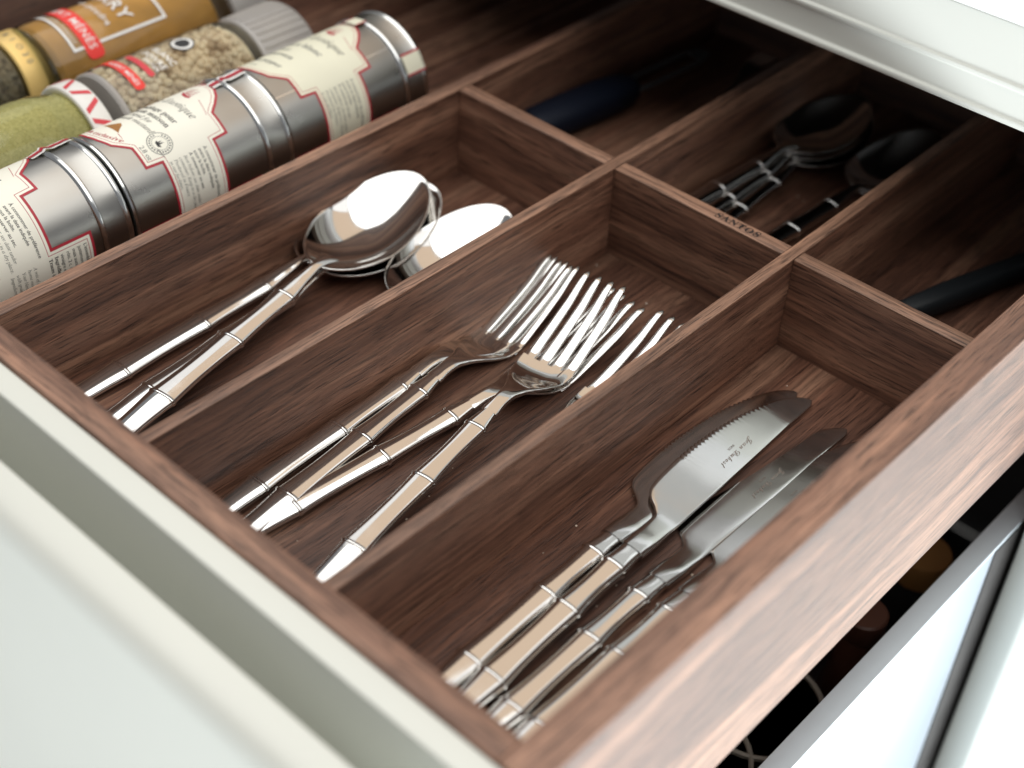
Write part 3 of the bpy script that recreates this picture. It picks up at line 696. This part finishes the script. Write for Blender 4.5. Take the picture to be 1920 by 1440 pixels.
pj = thing('spice_jar', 'jar of pale peppercorns with a grey ribbed cap', 'spice jar', (-208, -136, -13), group='glass spice jars behind the tins')
lathe('glass', [(0.2, 20), (0.6, 25.5), (2.5, 27.6), (5, 28.2), (74, 28.2), (80, 27), (86, 24.5), (90, 24)], GLASS, pj, 72)
lathe('base_ring', [(-0.6, 22), (-0.8, 26.6), (0.4, 27.6), (2.4, 27.5), (2.6, 23)], GREY_PLASTIC, pj, 72)
lathe('filling', [(3, 18), (4, 23), (6, 24.6), (76, 24.6), (80, 23.5)], PEPPER, pj, 48)
cap = lathe('cap', [(84, 25.4), (84.5, 26.4), (86, 26.8), (112, 26.8), (116, 26.4), (118, 25), (118.4, 18)], GREY_PLASTIC, pj, 72)
vs, fs = [], []
for k in range(40):
    a = 2 * math.pi * k / 40; o = len(vs)
    for y_ in (87, 115):
        for da, R in ((-0.045, 26.7), (-0.02, 27.3), (0.02, 27.3), (0.045, 26.7)): vs.append((R * math.cos(a + da), y_, R * math.sin(a + da)))
    fs += [(o, o + 1, o + 5, o + 4), (o + 1, o + 2, o + 6, o + 5), (o + 2, o + 3, o + 7, o + 6), (o, o + 4, o + 7, o + 3)][:3] + [(o, o + 3, o + 2, o + 1), (o + 4, o + 5, o + 6, o + 7)]
mesh_obj('cap_rib', vs, fs, GREY_PLASTIC, cap)
# peppercorns pressed against the glass
def ico(sub):
    bm = bmesh.new(); bmesh.ops.create_icosphere(bm, subdivisions=sub, radius=1); v = [p.co.copy() for p in bm.verts]; bm.verts.index_update()
    f_ = [tuple(q.index for q in p.verts) for p in bm.faces]; bm.free(); return v, f_
iv, iff = ico(2); vs, fs = [], []
rows = 18
for i in range(rows):
    y_ = 4.5 + i * 4.1
    m = 35
    for k in range(m):
        a = 2 * math.pi * (k + 0.5 * (i % 2) + random.uniform(-0.28, 0.28)) / m
        if not (-0.6 < a < 3.6): continue
        R = 25.2 + random.uniform(-0.9, 0.5); s = random.uniform(1.9, 2.7); o = len(vs); yy = y_ + random.uniform(-0.8, 0.8)
        ax = Vector((random.uniform(.85, 1.1), random.uniform(.85, 1.1), random.uniform(.85, 1.1)))
        for p in iv: vs.append((R * math.cos(a) + p.x * s * ax.x, yy + p.y * s * ax.y, R * math.sin(a) + p.z * s * ax.z))
        fs += [tuple(j + o for j in q) for q in iff]
pc = mesh_obj('peppercorns', vs, fs, PEPPER, pj, True); pc['kind'] = 'stuff'
wp_ = Wrap(28.2, 90, pj)
ban = wp_.poly('banner', rounded([(-14, 10.6), (17.5, 10.6), (17.5, 16.4), (-14, 16.4)], [2, 2.4, 2.4, 2], 4), BRIGHT_RED, 0.2)
wp_.text([('ALBERT MÉNÈS', 3.4, 15.0, 12.2, 'RIGHT', 1.05, 0.02)], WHITE_INK, 0.3, parent=ban)
wp_.poly('small_banner', rounded([(-8, 21), (13.5, 21), (13.5, 24.4), (-8, 24.4)], [1.4] * 4, 3), LIDRED, 0.2)
wp_.text([('POIVRE', 5.0, 12.5, 29, 'RIGHT', 1.05, 0.06), ('BLANC', 5.0, 12.5, 34.6, 'RIGHT', 1.05, 0.06), ('ENTIER', 3.4, 12.5, 25.6, 'RIGHT', 1.05, 0.03)], WHITE_INK, 0.15)
lc = (1.0, 49.5)
def circ2(rad, n=32): return [(lc[0] + rad * math.cos(2 * math.pi * i / n), lc[1] + rad * math.sin(2 * math.pi * i / n)) for i in range(n)]
lg = wp_.poly('round_mark', circ2(6.2), INK, 0.12); wp_.ring('mark_ring', circ2(5.4), circ2(3.8), WHITE_INK, 0.2, lg)

# ================================================================== the cabinet round the drawer
RM, RT = 76.9, 101.6
cab = thing('base_cabinet', 'cream kitchen base cabinet with a moulded rail above the open drawer', 'cabinet', (-60, 350, -700))
p = rounded([(65, 60), (90, 60), (90, RT), (67, RT), (67, RM + 1.4), (65.4, RM + .8), (65.4, RM - .8), (66.8, RM - 2), (66.8, 63.4), (65, 62.8)], [1.2, 0, 0, 0.5, 0.8, 0.6, 0.6, 0.8, 0.8, 0.8], 3)
extrude_profile('top_rail', [(a - 350, z + 700) for a, z in p], -500, 700, CREAM, cab, 'X')
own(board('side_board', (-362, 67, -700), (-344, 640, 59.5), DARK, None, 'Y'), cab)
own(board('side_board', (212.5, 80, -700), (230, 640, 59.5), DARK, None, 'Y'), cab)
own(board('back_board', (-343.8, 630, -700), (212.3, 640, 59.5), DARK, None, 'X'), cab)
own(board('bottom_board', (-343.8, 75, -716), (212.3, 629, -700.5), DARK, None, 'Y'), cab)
own(board('shade_board', (-343.8, 90.5, 92), (212.3, 629, RT - 0.4), DARK, None, 'X'), cab)  # unseen dark board added to darken teaspoon reflections and the back compartments
own(board('worktop', (-600, 66, RT + 0.3), (800, 700, RT + 30), STONE, None, 'X', 1.0, label='white worktop'), cab)

nb = thing('cabinet_front', 'white cabinet front to the right of the open drawers', 'cabinet front', (410, 60, -700))
p = rounded([(214, 79), (214, 63), (232, 50), (610, 50), (610, 79)], [0, 2.5, 2.5, 0, 0], 4)
vs = [(a - 410, b - 60, z) for z in (0, 757) for a, b in p]; n = len(p)
fs = [(i, (i + 1) % n, n + (i + 1) % n, n + i) for i in range(n)] + [tuple(range(n))[::-1], tuple(range(n, 2 * n))]
o = mesh_obj('panel', vs, fs, CREAM, nb, True, 25)
bm = bmesh.new(); bm.from_mesh(o.data); bmesh.ops.recalc_face_normals(bm, faces=bm.faces[:]); bm.to_mesh(o.data); bm.free()

fl = board('floor', (-2500, -2500, -1080), (3500, 1500, -1050), plain('floor_tile', (0.42, 0.40, 0.37), 0.4, noise=0.04, nscale=3), None, 'X', 0)
fl['kind'] = 'structure'
# ---- lower drawer, partly open below
ld = thing('lower_drawer', 'lower drawer with grey rimmed white metal sides, open below the walnut drawer', 'drawer', (0, -60, -330))
own(board('rim', (200.5, -284, -132.5), (210.5, 140, -130), GREYMET, None, 'Y', 0.5), ld)
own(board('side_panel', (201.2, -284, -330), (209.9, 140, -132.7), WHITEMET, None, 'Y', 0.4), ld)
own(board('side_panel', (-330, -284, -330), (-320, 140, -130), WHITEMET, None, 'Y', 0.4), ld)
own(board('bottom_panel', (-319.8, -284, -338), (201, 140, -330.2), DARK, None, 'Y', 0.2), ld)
own(board('shade_strip', (209.9, 44, -330), (211.0, 140, -133), DARK, None, 'Y', 0.2), ld)  # added dark strip, stands in for the shadow beside the next cabinet front
b1 = thing('bottle', 'dark bottle with a round amber lid inside the lower drawer', 'bottle', (172, 64, -330))
def lathe_z(name, prof, mat, parent, seg=40):
    o = lathe(name, prof, mat, parent, seg); o.rotation_euler = (math.pi / 2, 0, 0); return o
lathe_z('body', [(0, 20), (1, 22), (120, 22), (134, 14), (138, 12)], BLACKP, b1); lathe_z('lid', [(136, 13.5), (137, 14.5), (150, 14.5), (152, 13.6), (152.4, 4)], ORANGE, b1)
b2 = thing('bottle', 'reddish brown bottle standing inside the lower drawer', 'bottle', (184, -24, -330))
lathe_z('body', [(0, 12), (1, 13.5), (130, 13.5), (150, 10), (176, 9.5), (180, 8)], BROWNGL, b2)
lathe_z('cap', [(176, 10.2), (177, 10.6), (188, 10.6), (189, 9.6), (189.2, 3)], BROWNGL, b2)
for i, (x, y, tone) in enumerate(((166, -72, 'nearer the back'), (158, -118, 'nearer the front'))):
    bw = thing('bowl', 'dark bowl with a pale rim in the lower drawer, ' + tone, 'bowl', (x, y, -330), group='dark bowls in the lower drawer')
    lathe_z('bowl_wall', [(60, 12), (62, 18), (110, 26), (148, 30), (148, 28.6), (112, 24), (66, 14)], DARK, bw, 48)
    lathe_z('bowl_rim', [(147.6, 28.6), (149.4, 28.4), (150.2, 29.4), (149.6, 30.6), (147.6, 30.6)], plain('pale_rim', (0.32, 0.31, 0.27), 0.5, noise=0.05), bw, 48)
    lathe_z('foot', [(0, 16), (1, 17), (59.8, 12)], DARK, bw, 32)
